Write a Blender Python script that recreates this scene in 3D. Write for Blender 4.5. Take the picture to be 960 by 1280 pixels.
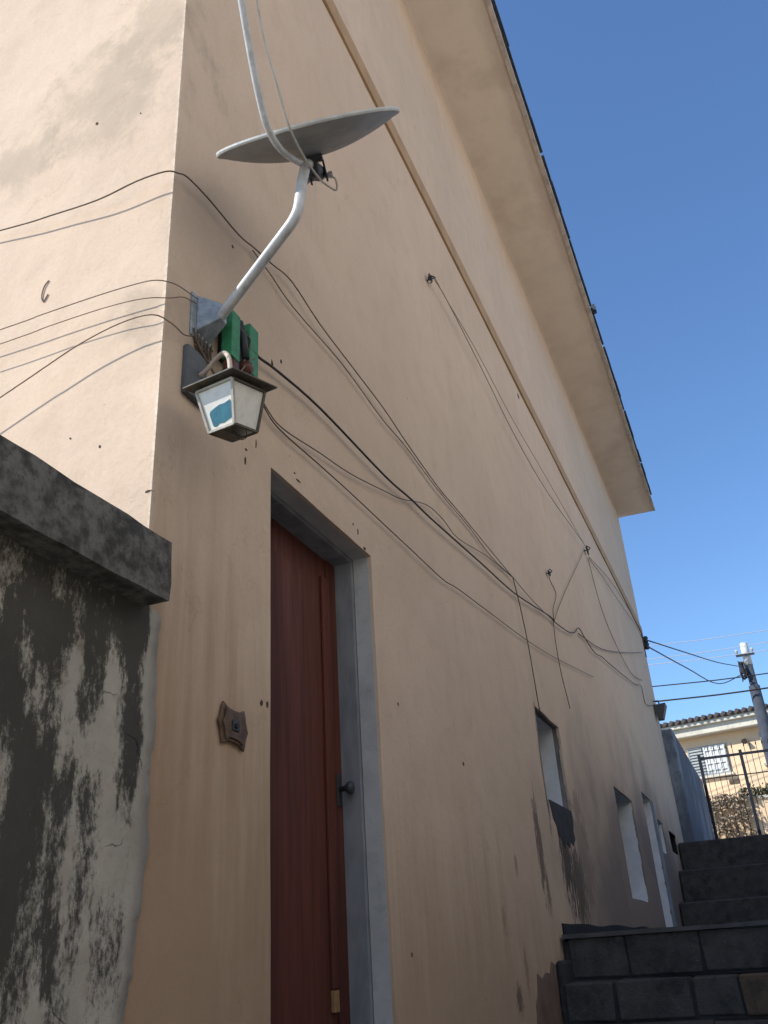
import bpy, bmesh, math, random
from mathutils import Vector, Matrix, noise
random.seed(7)
R = math.radians
for o in list(bpy.data.objects): bpy.data.objects.remove(o)
scn = bpy.context.scene
COL = scn.collection

# ------------------------------------------------------------------ camera
cam = bpy.data.cameras.new('camera'); camo = bpy.data.objects.new('camera', cam); COL.objects.link(camo)
_rt = Vector((.9200, .3870, -.0583)); _fw = Vector((-.3200, .8306, .4555)); _fw.normalize()
_rt = (_rt - _fw*_rt.dot(_fw)).normalized(); _up = _rt.cross(_fw)
camo.matrix_world = Matrix(((_rt.x, _up.x, -_fw.x, 1.3), (_rt.y, _up.y, -_fw.y, -1.675), (_rt.z, _up.z, -_fw.z, 1.4), (0, 0, 0, 1)))
cam.sensor_fit = 'HORIZONTAL'; cam.sensor_width = 36; cam.lens = 36*1098.9/960
cam.clip_start = .05; cam.clip_end = 3000
scn.camera = camo
scn.render.resolution_x = 768; scn.render.resolution_y = 1024

# ------------------------------------------------------------------ sky, sun, exposure
SUN_AZ = R(48)       # from -Y towards -X
SUN_EL = R(41)
sd = Vector((-math.sin(SUN_AZ)*math.cos(SUN_EL), -math.cos(SUN_AZ)*math.cos(SUN_EL), math.sin(SUN_EL)))
w = bpy.data.worlds.new('World'); scn.world = w; w.use_nodes = True
nt = w.node_tree; bg = nt.nodes['Background']
sky = nt.nodes.new('ShaderNodeTexSky'); sky.sky_type = 'NISHITA'; sky.sun_disc = False
sky.sun_elevation = SUN_EL; sky.sun_rotation = math.atan2(sd.x, sd.y)
sky.altitude = 100; sky.air_density = 1.2; sky.dust_density = 0; sky.ozone_density = 8.5
nt.links.new(sky.outputs[0], bg.inputs[0]); bg.inputs[1].default_value = .077
sl = bpy.data.lights.new('sun', 'SUN'); sl.energy = 2.02; sl.angle = R(.53); sl.color = (1, .96, .89)
slo = bpy.data.objects.new('sun', sl); COL.objects.link(slo); slo.rotation_euler = sd.to_track_quat('Z', 'Y').to_euler()
vs = scn.view_settings; vs.view_transform = 'Standard'; vs.look = 'None'; vs.gamma = 1; vs.exposure = 1.4
vs.use_curve_mapping = False

# ------------------------------------------------------------------ node helper
class NT:
    def __init__(s, name):
        s.m = bpy.data.materials.new(name); s.m.use_nodes = True; s.t = s.m.node_tree
        s.b = s.t.nodes['Principled BSDF']; s.out = s.t.nodes['Material Output']
        tc = s.t.nodes.new('ShaderNodeTexCoord'); s.P = tc.outputs['Object']
    def link(s, a, inp):
        if isinstance(a, bpy.types.NodeSocket): s.t.links.new(a, inp)
        else:
            try: inp.default_value = a
            except Exception: inp.default_value = (*a, 1)
    def node(s, typ, props=None, **ins):
        n = s.t.nodes.new(typ)
        for k, v in (props or {}).items(): setattr(n, k, v)
        for k, v in ins.items():
            kk = int(k[1:]) if k[0] == '_' and k[1:].isdigit() else k
            s.link(v, n.inputs[kk])
        return n
    def map(s, scale=(1, 1, 1), loc=(0, 0, 0), rot=(0, 0, 0)):
        return s.node('ShaderNodeMapping', _0=s.P, Location=loc, Rotation=rot, Scale=scale).outputs[0]
    def noise(s, scale=5, detail=4, rough=.55, vec=None, dist=0):
        return s.node('ShaderNodeTexNoise', Vector=vec or s.P, Scale=scale, Detail=detail, Roughness=rough, Distortion=dist).outputs['Fac']
    def math(s, op, a, b=0., c=0., clamp=False):
        return s.node('ShaderNodeMath', {'operation': op, 'use_clamp': clamp}, _0=a, _1=b, _2=c).outputs[0]
    def ramp(s, v, lo, hi, a=0., b=1.):
        return s.node('ShaderNodeMapRange', {'interpolation_type': 'SMOOTHSTEP'}, Value=v, _1=lo, _2=hi, _3=a, _4=b).outputs[0]
    def mix(s, f, a, b, mode='MIX'):
        n = s.node('ShaderNodeMix', {'data_type': 'RGBA', 'blend_type': mode})
        s.link(f, n.inputs[0]); s.link(a, n.inputs[6]); s.link(b, n.inputs[7]); return n.outputs[2]
    def xyz(s):
        n = s.node('ShaderNodeSeparateXYZ', _0=s.P); return n.outputs
    def blob(s, c, r, warp, k=1.0, edge=.25):
        a = s.node('ShaderNodeVectorMath', {'operation': 'SUBTRACT'}, _0=s.P, _1=c).outputs[0]
        a = s.node('ShaderNodeVectorMath', {'operation': 'DIVIDE'}, _0=a, _1=r).outputs[0]
        l = s.node('ShaderNodeVectorMath', {'operation': 'LENGTH'}, _0=a).outputs['Value']
        l = s.math('ADD', l, s.math('MULTIPLY', s.math('SUBTRACT', warp, .5), 2*k))
        return s.ramp(l, 1+edge, 1-edge)
    def bump(s, h, strength=.3, dist=.01, prev=None):
        n = s.node('ShaderNodeBump', Height=h, Strength=strength, Distance=dist)
        if prev is not None: s.link(prev, n.inputs['Normal'])
        return n.outputs[0]
    def done(s, col, rough=.8, normal=None, metal=0., spec=.3):
        s.link(col, s.b.inputs['Base Color']); s.link(rough, s.b.inputs['Roughness']); s.link(metal, s.b.inputs['Metallic'])
        s.link(spec, s.b.inputs['Specular IOR Level'])
        if normal is not None: s.link(normal, s.b.inputs['Normal'])
        return s.m

def basic(name, c1, c2=None, rough=.8, scale=12, bump=.25, bscale=None, metal=0., spec=.3, stretch=(1, 1, 1), dirt=.0):
    n = NT(name); v = n.map(stretch)
    c2 = c2 or tuple(x*.72 for x in c1)
    f = n.ramp(n.noise(scale, 5, .6, v), .35, .68)
    col = n.mix(f, c1, c2)
    if dirt: col = n.mix(n.math('MULTIPLY', n.ramp(n.noise(scale*3, 6, .7, v), .52, .66), dirt), col, tuple(x*.35 for x in c1))
    return n.done(col, rough, n.bump(n.noise(bscale or scale*6, 6, .65, v), bump, .004), metal, spec)

def mat_plaster():
    n = NT('peach_plaster'); x, y, z = n.xyz()
    big = n.noise(.9, 3, .55); mid = n.noise(5, 4, .6)
    streak = n.noise(1, 4, .62, n.map((9, 9, .9)))
    col = n.mix(n.ramp(big, .3, .7), (.68, .53, .395), (.63, .485, .36))
    col = n.mix(n.math('MULTIPLY', n.ramp(mid, .45, .72), .35), col, (.54, .40, .285))
    col = n.mix(n.math('MULTIPLY', n.ramp(streak, .5, .72), .16), col, (.50, .365, .25))
    # worn paint on the lower corner by the door, rain streaks, scuffs
    low = n.blob((0, .25, 1.25), (.3, .5, 1.0), streak, .9, .6)
    col = n.mix(n.math('MULTIPLY', low, .8), col, (.34, .215, .125))
    low2 = n.blob((0, 2.4, .95), (.3, 2.0, .72), streak, .9, .6)
    col = n.mix(n.math('MULTIPLY', low2, .6), col, (.38, .25, .15))
    far = n.blob((0, 9.4, 1.6), (.3, 4.2, 1.5), big, .8, .5)  # shade deep in the alley, painted onto the far lower wall
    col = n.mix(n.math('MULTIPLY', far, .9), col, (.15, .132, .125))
    # grime on the sunny end wall
    g1 = n.noise(6.5, 4, .68, n.map((1, 1, .8), rot=(0, .6, 0)))
    for c, r, a in (((-.30, 0, 4.30), (.22, .3, .26), .6), ((-.72, 0, 4.12), (.15, .3, .13), .55), ((-.14, 0, 4.55), (.13, .3, .24), .45), ((-.07, 0, 3.15), (.09, .3, .1), .45)):
        col = n.mix(n.math('MULTIPLY', n.blob(c, r, g1, 2.2, .6), a), col, (.37, .30, .225))
    # damp and soot below the first small window, flaked streak beside it
    ws2 = n.noise(1, 4, .75, n.map((14, 75, 26)))
    ws = n.noise(1, 5, .75, n.map((14, 24, 6)))
    for c, r, a, cc in (((0, 4.345, 2.5), (.3, .03, .36), .9, (.04, .038, .034)), ((0, 4.70, 1.95), (.3, .17, .30), .95, (.035, .03, .03)), ((0, 5.0, 1.80), (.3, .22, .28), .9, (.05, .042, .04)),
                        ((0, 3.97, 1.97), (.3, .075, .28), .95, (.09, .058, .045)), ((0, 4.05, 1.72), (.3, .035, .11), .8, (.09, .06, .05)),
                        ((0, 5.35, 2.05), (.3, .28, .38), .6, (.13, .105, .095)), ((0, 3.34, 1.83), (.3, .03, .05), .6, (.14, .09, .06)),
                        ((0, 3.1, 1.2), (.3, .05, .06), .9, (.06, .04, .03)), ((0, 2.98, 1.55), (.3, .025, .06), .55, (.2, .13, .09)),
                        ((0, 3.3, 1.33), (.3, .03, .1), .6, (.16, .1, .07)), ((0, .9, 4.6), (.3, .2, .25), .12, (.3, .2, .14))):
        col = n.mix(n.math('MULTIPLY', n.blob(c, r, ws if max(r[1:]) > .2 else ws2, 2.0 if max(r[1:]) > .2 else 2.6, .25), a), col, cc)
    cw = n.math('MULTIPLY', n.ramp(x, -.012, -.003), n.ramp(y, .010, .003)); cw = n.math('MULTIPLY', cw, n.ramp(n.noise(38, 4, .7), .45, .55))
    col = n.mix(n.math('MULTIPLY', cw, .55), col, (.78, .69, .56))
    pt = n.node('ShaderNodeTexVoronoi', {'feature': 'F1'}, Vector=n.node('ShaderNodeVectorMath', {'operation': 'ADD'}, _0=n.map((1, .55, .8)), _1=n.node('ShaderNodeVectorMath', {'operation': 'SCALE'}, _0=n.node('ShaderNodeTexNoise', Vector=n.P, Scale=2.5, Detail=3.).outputs['Color'], Scale=.5).outputs[0]).outputs[0], Scale=.8)
    pv = n.node('ShaderNodeSeparateColor', _0=pt.outputs['Color']).outputs[0]
    col = n.mix(n.math('MULTIPLY', n.ramp(pv, .1, .9), .16), col, (.50, .385, .29))
    gr = n.noise(70, 3, .75)
    col = n.mix(n.math('MULTIPLY', n.ramp(gr, .35, .75), .22), col, (.44, .32, .225))
    sc = n.noise(1, 4, .7, n.map((22, 30, 8)))
    col = n.mix(n.math('MULTIPLY', n.math('MULTIPLY', n.ramp(sc, .6, .68), n.ramp(big, .42, .58)), .22), col, (.40, .285, .20))
    hc = n.node('ShaderNodeTexVoronoi', {'feature': 'DISTANCE_TO_EDGE'}, Vector=n.node('ShaderNodeVectorMath', {'operation': 'ADD'}, _0=n.map((1, .8, 1.1), loc=(.3, .2, .4)), _1=n.node('ShaderNodeVectorMath', {'operation': 'SCALE'}, _0=n.node('ShaderNodeTexNoise', Vector=n.P, Scale=3.5, Detail=5., Roughness=.65).outputs['Color'], Scale=.35).outputs[0]).outputs[0], Scale=.75).outputs['Distance']
    hcm = n.math('MULTIPLY', n.ramp(hc, .0035, .001), n.ramp(mid, .5, .56))
    col = n.mix(n.math('MULTIPLY', hcm, .16), col, (.24, .165, .115))
    # tiny dark specks
    sp = n.node('ShaderNodeTexVoronoi', {'feature': 'F1'}, Vector=n.P, Scale=7., Randomness=1.).outputs['Distance']
    col = n.mix(n.math('MULTIPLY', n.ramp(sp, .045, .02), n.ramp(n.noise(1.7, 2), .5, .6)), col, (.22, .15, .11))
    h = n.math('ADD', n.math('MULTIPLY', n.noise(3.2, 2, .5), 3.), n.math('ADD', n.math('MULTIPLY', n.noise(24, 3, .6), .5), n.math('MULTIPLY', n.noise(160, 2, .6), .12)))
    return n.done(col, .88, n.bump(h, .55, .008), spec=.2)

def mat_mould():
    n = NT('mouldy_plaster'); x, y, z = n.xyz()
    base = n.mix(n.ramp(n.noise(5, 5, .6), .3, .7), (.50, .46, .385), (.39, .36, .30))
    base = n.mix(n.math('MULTIPLY', n.ramp(n.noise(14, 5, .6), .5, .7), .4), base, (.37, .30, .235))
    streak = n.noise(1, 3, .5, n.map((1, 8.5, .75), loc=(0, 1.75, .3)))
    fine = n.noise(1, 5, .85, n.map((50, 75, 40)))
    mid = n.noise(1, 5, .65, n.map((8, 12, 6), loc=(3, 1, 0)))
    wv = n.noise(1, 3, .6, n.map((4, 26, 6)))
    v = n.math('ADD', n.math('MULTIPLY', streak, .35), n.math('ADD', n.math('MULTIPLY', fine, 1.15), n.math('MULTIPLY', mid, .55)))
    # run-off columns below the coping
    for cy, cz, ry, rz, wt in [(-0.426, 1.923, 0.036, 0.11, 0.5), (-0.312, 1.976, 0.034, 0.088, 0.42), (-0.185, 1.956, 0.036, 0.071, 0.38), (-0.048, 2.0, 0.04, 0.18, 0.34), (-0.019, 1.821, 0.053, 0.102, 0.25), (-0.324, 1.774, 0.039, 0.101, 0.42), (-0.306, 1.547, 0.05, 0.193, 0.36), (-0.369, 1.571, 0.027, 0.273, 0.34), (-0.213, 1.751, 0.053, 0.043, 0.2), (-0.117, 2.112, 0.087, 0.065, 0.3), (-0.347, 2.078, 0.144, 0.05, 0.3), (-0.161, 1.641, 0.03, 0.12, 0.3), (-0.086, 1.452, 0.05, 0.1, 0.22), (-0.24, 1.58, .02, .2, .25), (-0.2, 1.4, .03, .12, .25)]:
        v = n.math('ADD', v, n.math('MULTIPLY', n.blob((.03, cy, cz), (.2, ry*1.15, rz*1.15), wv, .7, .75), wt))
    v = n.math('ADD', v, n.ramp(z, 2.06, 2.21, 0, .38)); v = n.math('ADD', v, n.ramp(y, -.5, -.75, 0, .25))
    v = n.math('SUBTRACT', v, n.ramp(y, -.03, .03, 0, .4))
    m = n.ramp(v, 1.10, 1.40)
    col = n.mix(n.math('MULTIPLY', m, .87), base, (.026, .025, .022))
    vo = n.node('ShaderNodeTexVoronoi', {'feature': 'DISTANCE_TO_EDGE'}, Vector=n.node('ShaderNodeVectorMath', {'operation': 'ADD'}, _0=n.map((1, 1.7, 2.6), loc=(0, .1, .35)),
        _1=n.node('ShaderNodeVectorMath', {'operation': 'SCALE'}, _0=n.node('ShaderNodeTexNoise', Vector=n.P, Scale=9., Detail=5.).outputs['Color'], Scale=.28).outputs[0]).outputs[0], Scale=1.15).outputs['Distance']
    cr = n.math('MULTIPLY', n.ramp(vo, .006, .0015), n.math('MULTIPLY', n.ramp(z, 2.0, 1.95), n.ramp(n.noise(2.6, 3), .5, .58)))
    col = n.mix(n.math('MULTIPLY', cr, .65), col, (.03, .027, .024))
    h = n.math('SUBTRACT', n.math('ADD', n.math('MULTIPLY', n.noise(45, 5, .75), .7), n.noise(7, 4, .6)), n.math('ADD', cr, n.math('MULTIPLY', m, .15)))
    return n.done(col, .92, n.bump(h, .7, .007), spec=.15)

def mat_wood():
    n = NT('red_brown_wood')
    g = n.noise(1, 6, .62, n.map((40, 40, 2.2))); b = n.noise(1, 3, .5, n.map((9, 9, .6)))
    col = n.mix(n.ramp(g, .35, .7), (.135, .042, .029), (.085, .028, .021))
    col = n.mix(n.math('MULTIPLY', n.ramp(b, .45, .7), .7), col, (.06, .022, .018))
    return n.done(col, n.ramp(b, .3, .7, .55, .75), n.bump(g, .35, .002), spec=.22)

def mat_bluegrey():
    n = NT('blue_grey_paint')
    a = n.noise(4, 5, .6); f = n.noise(1, 5, .65, n.map((30, 30, 6)))
    col = n.mix(n.ramp(a, .35, .7), (.27, .31, .35), (.20, .235, .27))
    col = n.mix(n.math('MULTIPLY', n.ramp(f, .6, .68), .8), col, (.48, .48, .46))
    return n.done(col, .6, n.bump(f, .3, .003))

def mat_farwall():
    n = NT('weathered_grey_render')
    a = n.noise(1, 5, .65, n.map((2, 1.1, .55))); b = n.noise(6, 5, .65)
    col = n.mix(n.ramp(a, .42, .6), (.12, .135, .165), (.27, .30, .34))
    col = n.mix(n.math('MULTIPLY', n.ramp(b, .5, .7), .6), col, (.09, .10, .12))
    return n.done(col, .9, n.bump(b, .5, .01))

def mat_pane():
    n = NT('frosted_glass')
    col = n.mix(n.ramp(n.noise(30, 5, .6), .4, .7), (.82, .80, .72), (.70, .68, .60))
    n.done(col, .25, None, spec=.5)
    n.b.inputs['Transmission Weight'].default_value = .08
    return n.m

def mat_soffit():
    n = NT('soffit_plaster'); x, y, z = n.xyz()
    a = n.noise(2.2, 4, .6); b = n.noise(1, 5, .7, n.map((3, 1.1, 1)))
    col = n.mix(n.ramp(a, .35, .68), (.78, .665, .545), (.72, .61, .495))
    st = n.math('ADD', n.ramp(x, .35, .66, 0, .42), n.math('MULTIPLY', b, .8))
    col = n.mix(n.math('MULTIPLY', n.ramp(st, .62, .86), .32), col, (.38, .29, .22))
    col = n.mix(n.math('MULTIPLY', n.ramp(n.noise(1.3, 4, .65), .52, .66), .25), col, (.50, .39, .29))
    return n.done(col, .9, n.bump(n.noise(40, 4, .6), .3, .004))

def mat_block():
    n = NT('dark_concrete_block'); oi = n.t.nodes.new('ShaderNodeObjectInfo'); rnd = oi.outputs['Random']
    a = n.noise(9, 5, .65); b = n.noise(60, 4, .7)
    col = n.mix(n.ramp(a, .35, .68), (.092, .09, .086), (.05, .049, .048))
    col = n.mix(n.math('MULTIPLY', rnd, .55), col, (.105, .098, .088))
    col = n.mix(n.math('MULTIPLY', n.ramp(b, .58, .7), .6), col, (.17, .165, .155))
    col = n.mix(n.math('MULTIPLY', n.ramp(n.noise(4, 5, .7), .55, .66), .6), col, (.03, .031, .033))
    return n.done(col, .95, n.bump(n.math('ADD', b, n.math('MULTIPLY', a, 1.5)), .9, .008), spec=.15)

M = dict(
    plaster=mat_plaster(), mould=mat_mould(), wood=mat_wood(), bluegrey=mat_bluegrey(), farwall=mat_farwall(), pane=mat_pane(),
    darkrender=basic('dark_blocker_render', (.16, .145, .125), (.10, .09, .08), .92, 3, .5, 40),  # dark finish of the added unseen wall, keeps its bounce low
    ground=basic('dusty_ground', (.40, .35, .29), (.33, .29, .24), .95, 1.2, .5, 25),
    alley=basic('dark_alley_concrete', (.15, .14, .128), (.105, .10, .092), .92, 3, .5, 45),
    cream=basic('cream_render', (.86, .80, .72), (.80, .745, .67), .88, 1.5, .3, 30),
    palegrey=basic('pale_grey_paint_on_render', (.50, .50, .485), (.41, .41, .40), .8, 6, .4, 50, dirt=.2),
    framegrey=basic('dark_grey_door_frame_paint', (.25, .26, .275), (.18, .188, .20), .7, 5, .3, 40, stretch=(3, 3, 1)),
    soffit=mat_soffit(),
    band=basic('ochre_band_paint', (.44, .29, .165), (.37, .24, .135), .85, 6, .25, 50),
    lip=basic('pale_slab_edge', (.60, .52, .44), (.42, .36, .31), .9, 9, .4),
    tile=basic('dark_roof_edge', (.045, .05, .06), (.025, .028, .035), .7, 15),
    coping=basic('blackened_concrete', (.19, .18, .16), (.06, .058, .052), .93, 24, 1.0, 110, dirt=.8),
    concrete=basic('grey_concrete', (.47, .43, .37), (.38, .35, .30), .92, 3, .5, 45),
    block=mat_block(),
    mortar=basic('dark_mortar', (.05, .05, .052), (.036, .036, .038), .95, 14, .6),
    oldbrick=basic('crumbling_brick', (.15, .105, .075), (.085, .07, .055), .95, 16, 1.0, 50, dirt=.5),
    stepedge=basic('worn_cement', (.12, .118, .118), (.08, .08, .08), .92, 8, .5, 60),
    plinth=basic('black_cement', (.022, .025, .03), (.015, .017, .02), .9, 9, .4),
    white=basic('white_limewash', (.80, .81, .82), (.68, .69, .70), .85, 6, .35, 60),
    greyreveal=basic('raw_grey_render', (.26, .24, .22), (.18, .165, .15), .92, 10, .5, 70),
    dark=basic('dark_interior', (.02, .02, .022), (.012, .012, .014), .6, 8),
    galv=basic('weathered_galvanised_steel', (.62, .62, .60), (.46, .46, .45), .45, 25, .12, 80, metal=.1, spec=.4),
    dish=basic('grey_painted_steel', (.34, .335, .315), (.27, .265, .25), .5, 14, .08, 60, metal=.1, spec=.4),
    dishwhite=basic('pale_grey_paint', (.62, .62, .58), (.50, .50, .47), .5, 20, .08, 60),
    bracket=basic('zinc_bracket', (.33, .37, .40), (.22, .25, .27), .5, 30, .2, 90, metal=.3),
    rust=basic('rusty_mesh', (.16, .12, .09), (.08, .06, .05), .85, 40, .5),
    lampmetal=basic('dull_dark_lamp_metal', (.13, .115, .09), (.085, .075, .06), .6, 25, .2, 90, metal=.2),
    lampframe=basic('cream_lamp_frame', (.50, .47, .40), (.36, .34, .29), .6, 25, .15),
    lampplate=basic('grey_lamp_back_plate', (.115, .125, .13), (.085, .09, .095), .6, 15, .15),
    creamtube=basic('cream_tube', (.55, .45, .36), (.45, .36, .28), .6, 20, .1),
    teal=basic('teal_paint', (.045, .19, .25), (.035, .14, .2), .5, 40, .1),
    green=basic('green_enamel', (.05, .27, .115), (.035, .19, .085), .5, 30, .15, dirt=.35),
    brown=basic('brown_porcelain', (.12, .05, .035), (.07, .03, .025), .3, 20, .1),
    brass=basic('tarnished_brass', (.17, .10, .06), (.09, .055, .036), .55, 40, .4, 90, metal=.5, spec=.5),
    cable=basic('black_cable', (.042, .033, .028), (.025, .02, .018), .6, 30, .1),
    cable_b=basic('brown_cable', (.16, .115, .085), (.11, .08, .06), .65, 30, .1),
    cable_s=basic('sun_bleached_brown_cable', (.24, .165, .115), (.17, .115, .08), .7, 30, .1),
    cable_g=basic('dusty_grey_cable', (.23, .18, .14), (.16, .125, .1), .7, 30, .1),
    cable_w=basic('pale_cable', (.62, .58, .52), (.5, .46, .4), .6, 30, .1),
    chip=basic('raw_chipped_plaster', (.10, .065, .045), (.05, .033, .025), .95, 60, .5),
    yellow=basic('raw_wood_end', (.33, .20, .09), (.25, .15, .07), .7, 30),
    peach2=basic('sunny_peach_paint', (.90, .66, .42), (.86, .63, .40), .88, 1.6, .25, 20),
    fascia=basic('cream_fascia', (.74, .69, .57), (.62, .57, .47), .8, 4, .2, dirt=.3),
    rooftile=basic('grey_brown_tile', (.13, .11, .10), (.07, .06, .055), .85, 9, .4),
    shutter=basic('grey_shutter', (.36, .38, .38), (.28, .30, .30), .5, 10, .1),
    frame=basic('white_window_paint', (.75, .75, .72), (.66, .66, .63), .5, 12, .1),
    glass=basic('dim_window_glass', (.22, .27, .30), (.15, .19, .22), .12, 3, .0, spec=.6),
    gate=basic('blue_black_gate_paint', (.025, .03, .042), (.018, .022, .03), .5, 20, .2, metal=.2),
    pole=basic('pole_concrete', (.07, .08, .10), (.05, .057, .07), .9, 5, .3, 40),  # dark tone paints in the shade on the lower shaft
    asphalt=basic('asphalt', (.06, .06, .062), (.045, .045, .047), .92, 8, .6, 120),
    pavement=basic('pale_pavement', (.42, .40, .37), (.33, .31, .29), .92, 3, .4, 60),
    dryleaf=basic('dry_brown_leaf', (.42, .33, .23), (.24, .18, .12), .85, 5, .1),
    stem=basic('dry_stem', (.11, .075, .05), (.07, .05, .035), .9, 15, .3),
    hedge=basic('dull_green_leaf', (.085, .095, .05), (.05, .06, .032), .8, 5, .1),
    steel=basic('dark_steel', (.07, .075, .085), (.045, .05, .055), .5, 20, .15, metal=.4),
)

# ------------------------------------------------------------------ mesh helpers
class MB:
    def __init__(s): s.v = []; s.f = []; s.sm = []
    def add(s, vs_, fs, smooth=False):
        k = len(s.v); s.v += [tuple(p) for p in vs_]; s.f += [tuple(i+k for i in f) for f in fs]; s.sm += [smooth]*len(fs); return s
    def box(s, x0, x1, y0, y1, z0, z1, M_=None, taper=None):
        p = [Vector((x, y, z)) for z in (z0, z1) for y in (y0, y1) for x in (x0, x1)]
        if M_: p = [M_ @ q for q in p]
        return s.add(p, [(0, 2, 3, 1), (4, 5, 7, 6), (0, 1, 5, 4), (2, 6, 7, 3), (0, 4, 6, 2), (1, 3, 7, 5)])
    def tube(s, pts, r, n=8, cap=True, smooth=True):
        pts = [Vector(p) for p in pts]; rs = r if isinstance(r, (list, tuple)) else [r]*len(pts)
        t0 = (pts[1]-pts[0]).normalized(); u = t0.orthogonal().normalized()
        vs_ = []
        for i, p in enumerate(pts):
            t = (pts[min(i+1, len(pts)-1)]-pts[max(i-1, 0)])
            t = t.normalized() if t.length > 1e-9 else t0
            u = (u - t*u.dot(t)); u = u.normalized() if u.length > 1e-6 else t.orthogonal().normalized()
            b = t.cross(u)
            for k in range(n):
                a = 2*math.pi*k/n; vs_.append(p+(u*math.cos(a)+b*math.sin(a))*rs[i])
        fs = []
        for i in range(len(pts)-1):
            for k in range(n):
                k2 = (k+1) % n; fs.append((i*n+k, i*n+k2, (i+1)*n+k2, (i+1)*n+k))
        s.add(vs_, fs, smooth)
        if cap:
            kk = len(s.v)-len(vs_)
            s.f += [tuple(kk+i for i in reversed(range(n))), tuple(kk+(len(pts)-1)*n+i for i in range(n))]; s.sm += [False, False]
        return s
    def prism(s, poly, axis, a0, a1):
        # poly: 2-D outline; axis 'x': (y,z), 'y': (x,z), 'z': (x,y)
        def P(q, a): return {'x': (a, q[0], q[1]), 'y': (q[0], a, q[1]), 'z': (q[0], q[1], a)}[axis]
        n = len(poly)
        return s.add([P(q, a0) for q in poly]+[P(q, a1) for q in poly],
                     [tuple(range(n)), tuple(reversed(range(n, 2*n)))]+[(i, i+n, (i+1) % n+n, (i+1) % n) for i in range(n)])
    def build(s, name, mat, parent=None, bevel=0, recalc=True, seg=2):
        me = bpy.data.meshes.new(name); me.from_pydata(s.v, [], s.f)
        me.polygons.foreach_set('use_smooth', s.sm)
        me.materials.append(M[mat] if isinstance(mat, str) else mat)
        if recalc:
            bm = bmesh.new(); bm.from_mesh(me); bmesh.ops.recalc_face_normals(bm, faces=bm.faces); bm.to_mesh(me); bm.free()
        me.update()
        o = bpy.data.objects.new(name, me); COL.objects.link(o)
        if parent: o.parent = parent
        if bevel:
            b = o.modifiers.new('bevel', 'BEVEL'); b.width = bevel; b.segments = seg; b.limit_method = 'ANGLE'; b.angle_limit = R(40)
        return o

def empty(name, loc=(0, 0, 0), parent=None):
    o = bpy.data.objects.new(name, None); COL.objects.link(o); o.location = loc; o.empty_display_size = .1
    if parent: o.parent = parent
    return o
def tag(o, label, cat, group=None, kind=None):
    o['label'] = label; o['category'] = cat
    if group: o['group'] = group
    if kind: o['kind'] = kind
    return o
def struct(o, label=None):
    o['kind'] = 'structure'
    if label: o['label'] = label
    return o
def box(name, mat, x0, x1, y0, y1, z0, z1, parent=None, bevel=0, M_=None):
    return MB().box(x0, x1, y0, y1, z0, z1, M_).build(name, mat, parent, bevel)
def spline(pts, sub=5):
    P = [Vector(p) for p in pts]; P = [P[0]*2-P[1]]+P+[P[-1]*2-P[-2]]; out = []
    for i in range(1, len(P)-2):
        for k in range(sub):
            t = k/sub; a, b, c, d = P[i-1:i+3]
            out.append(.5*((2*b)+(c-a)*t+(2*a-5*b+4*c-d)*t*t+(3*b-a-3*c+d)*t**3))
    out.append(P[-2]); return out
def nz(p, s=1., seed=0): return noise.noise(Vector(p)*s+Vector((seed*7.3, seed*3.1, seed*1.7)))

# ------------------------------------------------------------------ ground and levels
def profile(name, mat, pts, x0, x1):
    m = MB(); n = len(pts)
    m.add([(x, y, z) for x in (x0, x1) for y, z in pts], [(i, i+1, n+i+1, n+i) for i in range(n-1)])
    return m.build(name, mat, recalc=False)
g = profile('ground', 'ground', [(-900, -.02), (-1.3, -.02), (.2, .84), (3.6, .84), (4.3, 1.2), (11.4, 1.36), (13.9, 2.5), (20.4, 2.84), (1500, 2.84)], -900, 900)
g.data.flip_normals() if g.data.polygons[1].normal.z < 0 else None
struct(g)
m = MB()
for i in range(5): m.box(.0, 2.98, -1.25+.31*i, .35, -.02 if i == 0 else .184*i-.002, .184*(i+1))
struct(m.build('lower_steps', 'alley', bevel=.008))
struct(box('landing', 'alley', .001, 2.98, .352, 3.66, .6, .922, bevel=.006))
struct(box('terrace', 'stepedge', .012, 2.98, 4.5, 11.6, 1.0, 1.44, bevel=.01))
path = MB().add([(.012, 13.8, 2.752), (2.98, 13.8, 2.752), (2.98, 20.6, 2.93), (.012, 20.6, 2.93)], [(0, 1, 2, 3)]).build('path', 'alley'); struct(path)
struct(box('near_pavement', 'pavement', -30, 40, 20.6, 22.2, 2.6, 2.935))
struct(box('kerb', 'pavement', -30, 40, 22.2, 22.35, 2.6, 2.93, bevel=.01))
struct(box('street', 'asphalt', -60, 70, 22.35, 25.2, 2.5, 2.848))
struct(box('far_pavement', 'pavement', -60, 70, 25.2, 26.6, 2.5, 2.97, bevel=.01))

# ------------------------------------------------------------------ the house
house = empty('house', (0, 0, 0))
tag(house, 'peach rendered two-storey house seen from its corner, cables strung along its side wall', 'house')
HY, HZ = 14.3, 9.0
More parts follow.
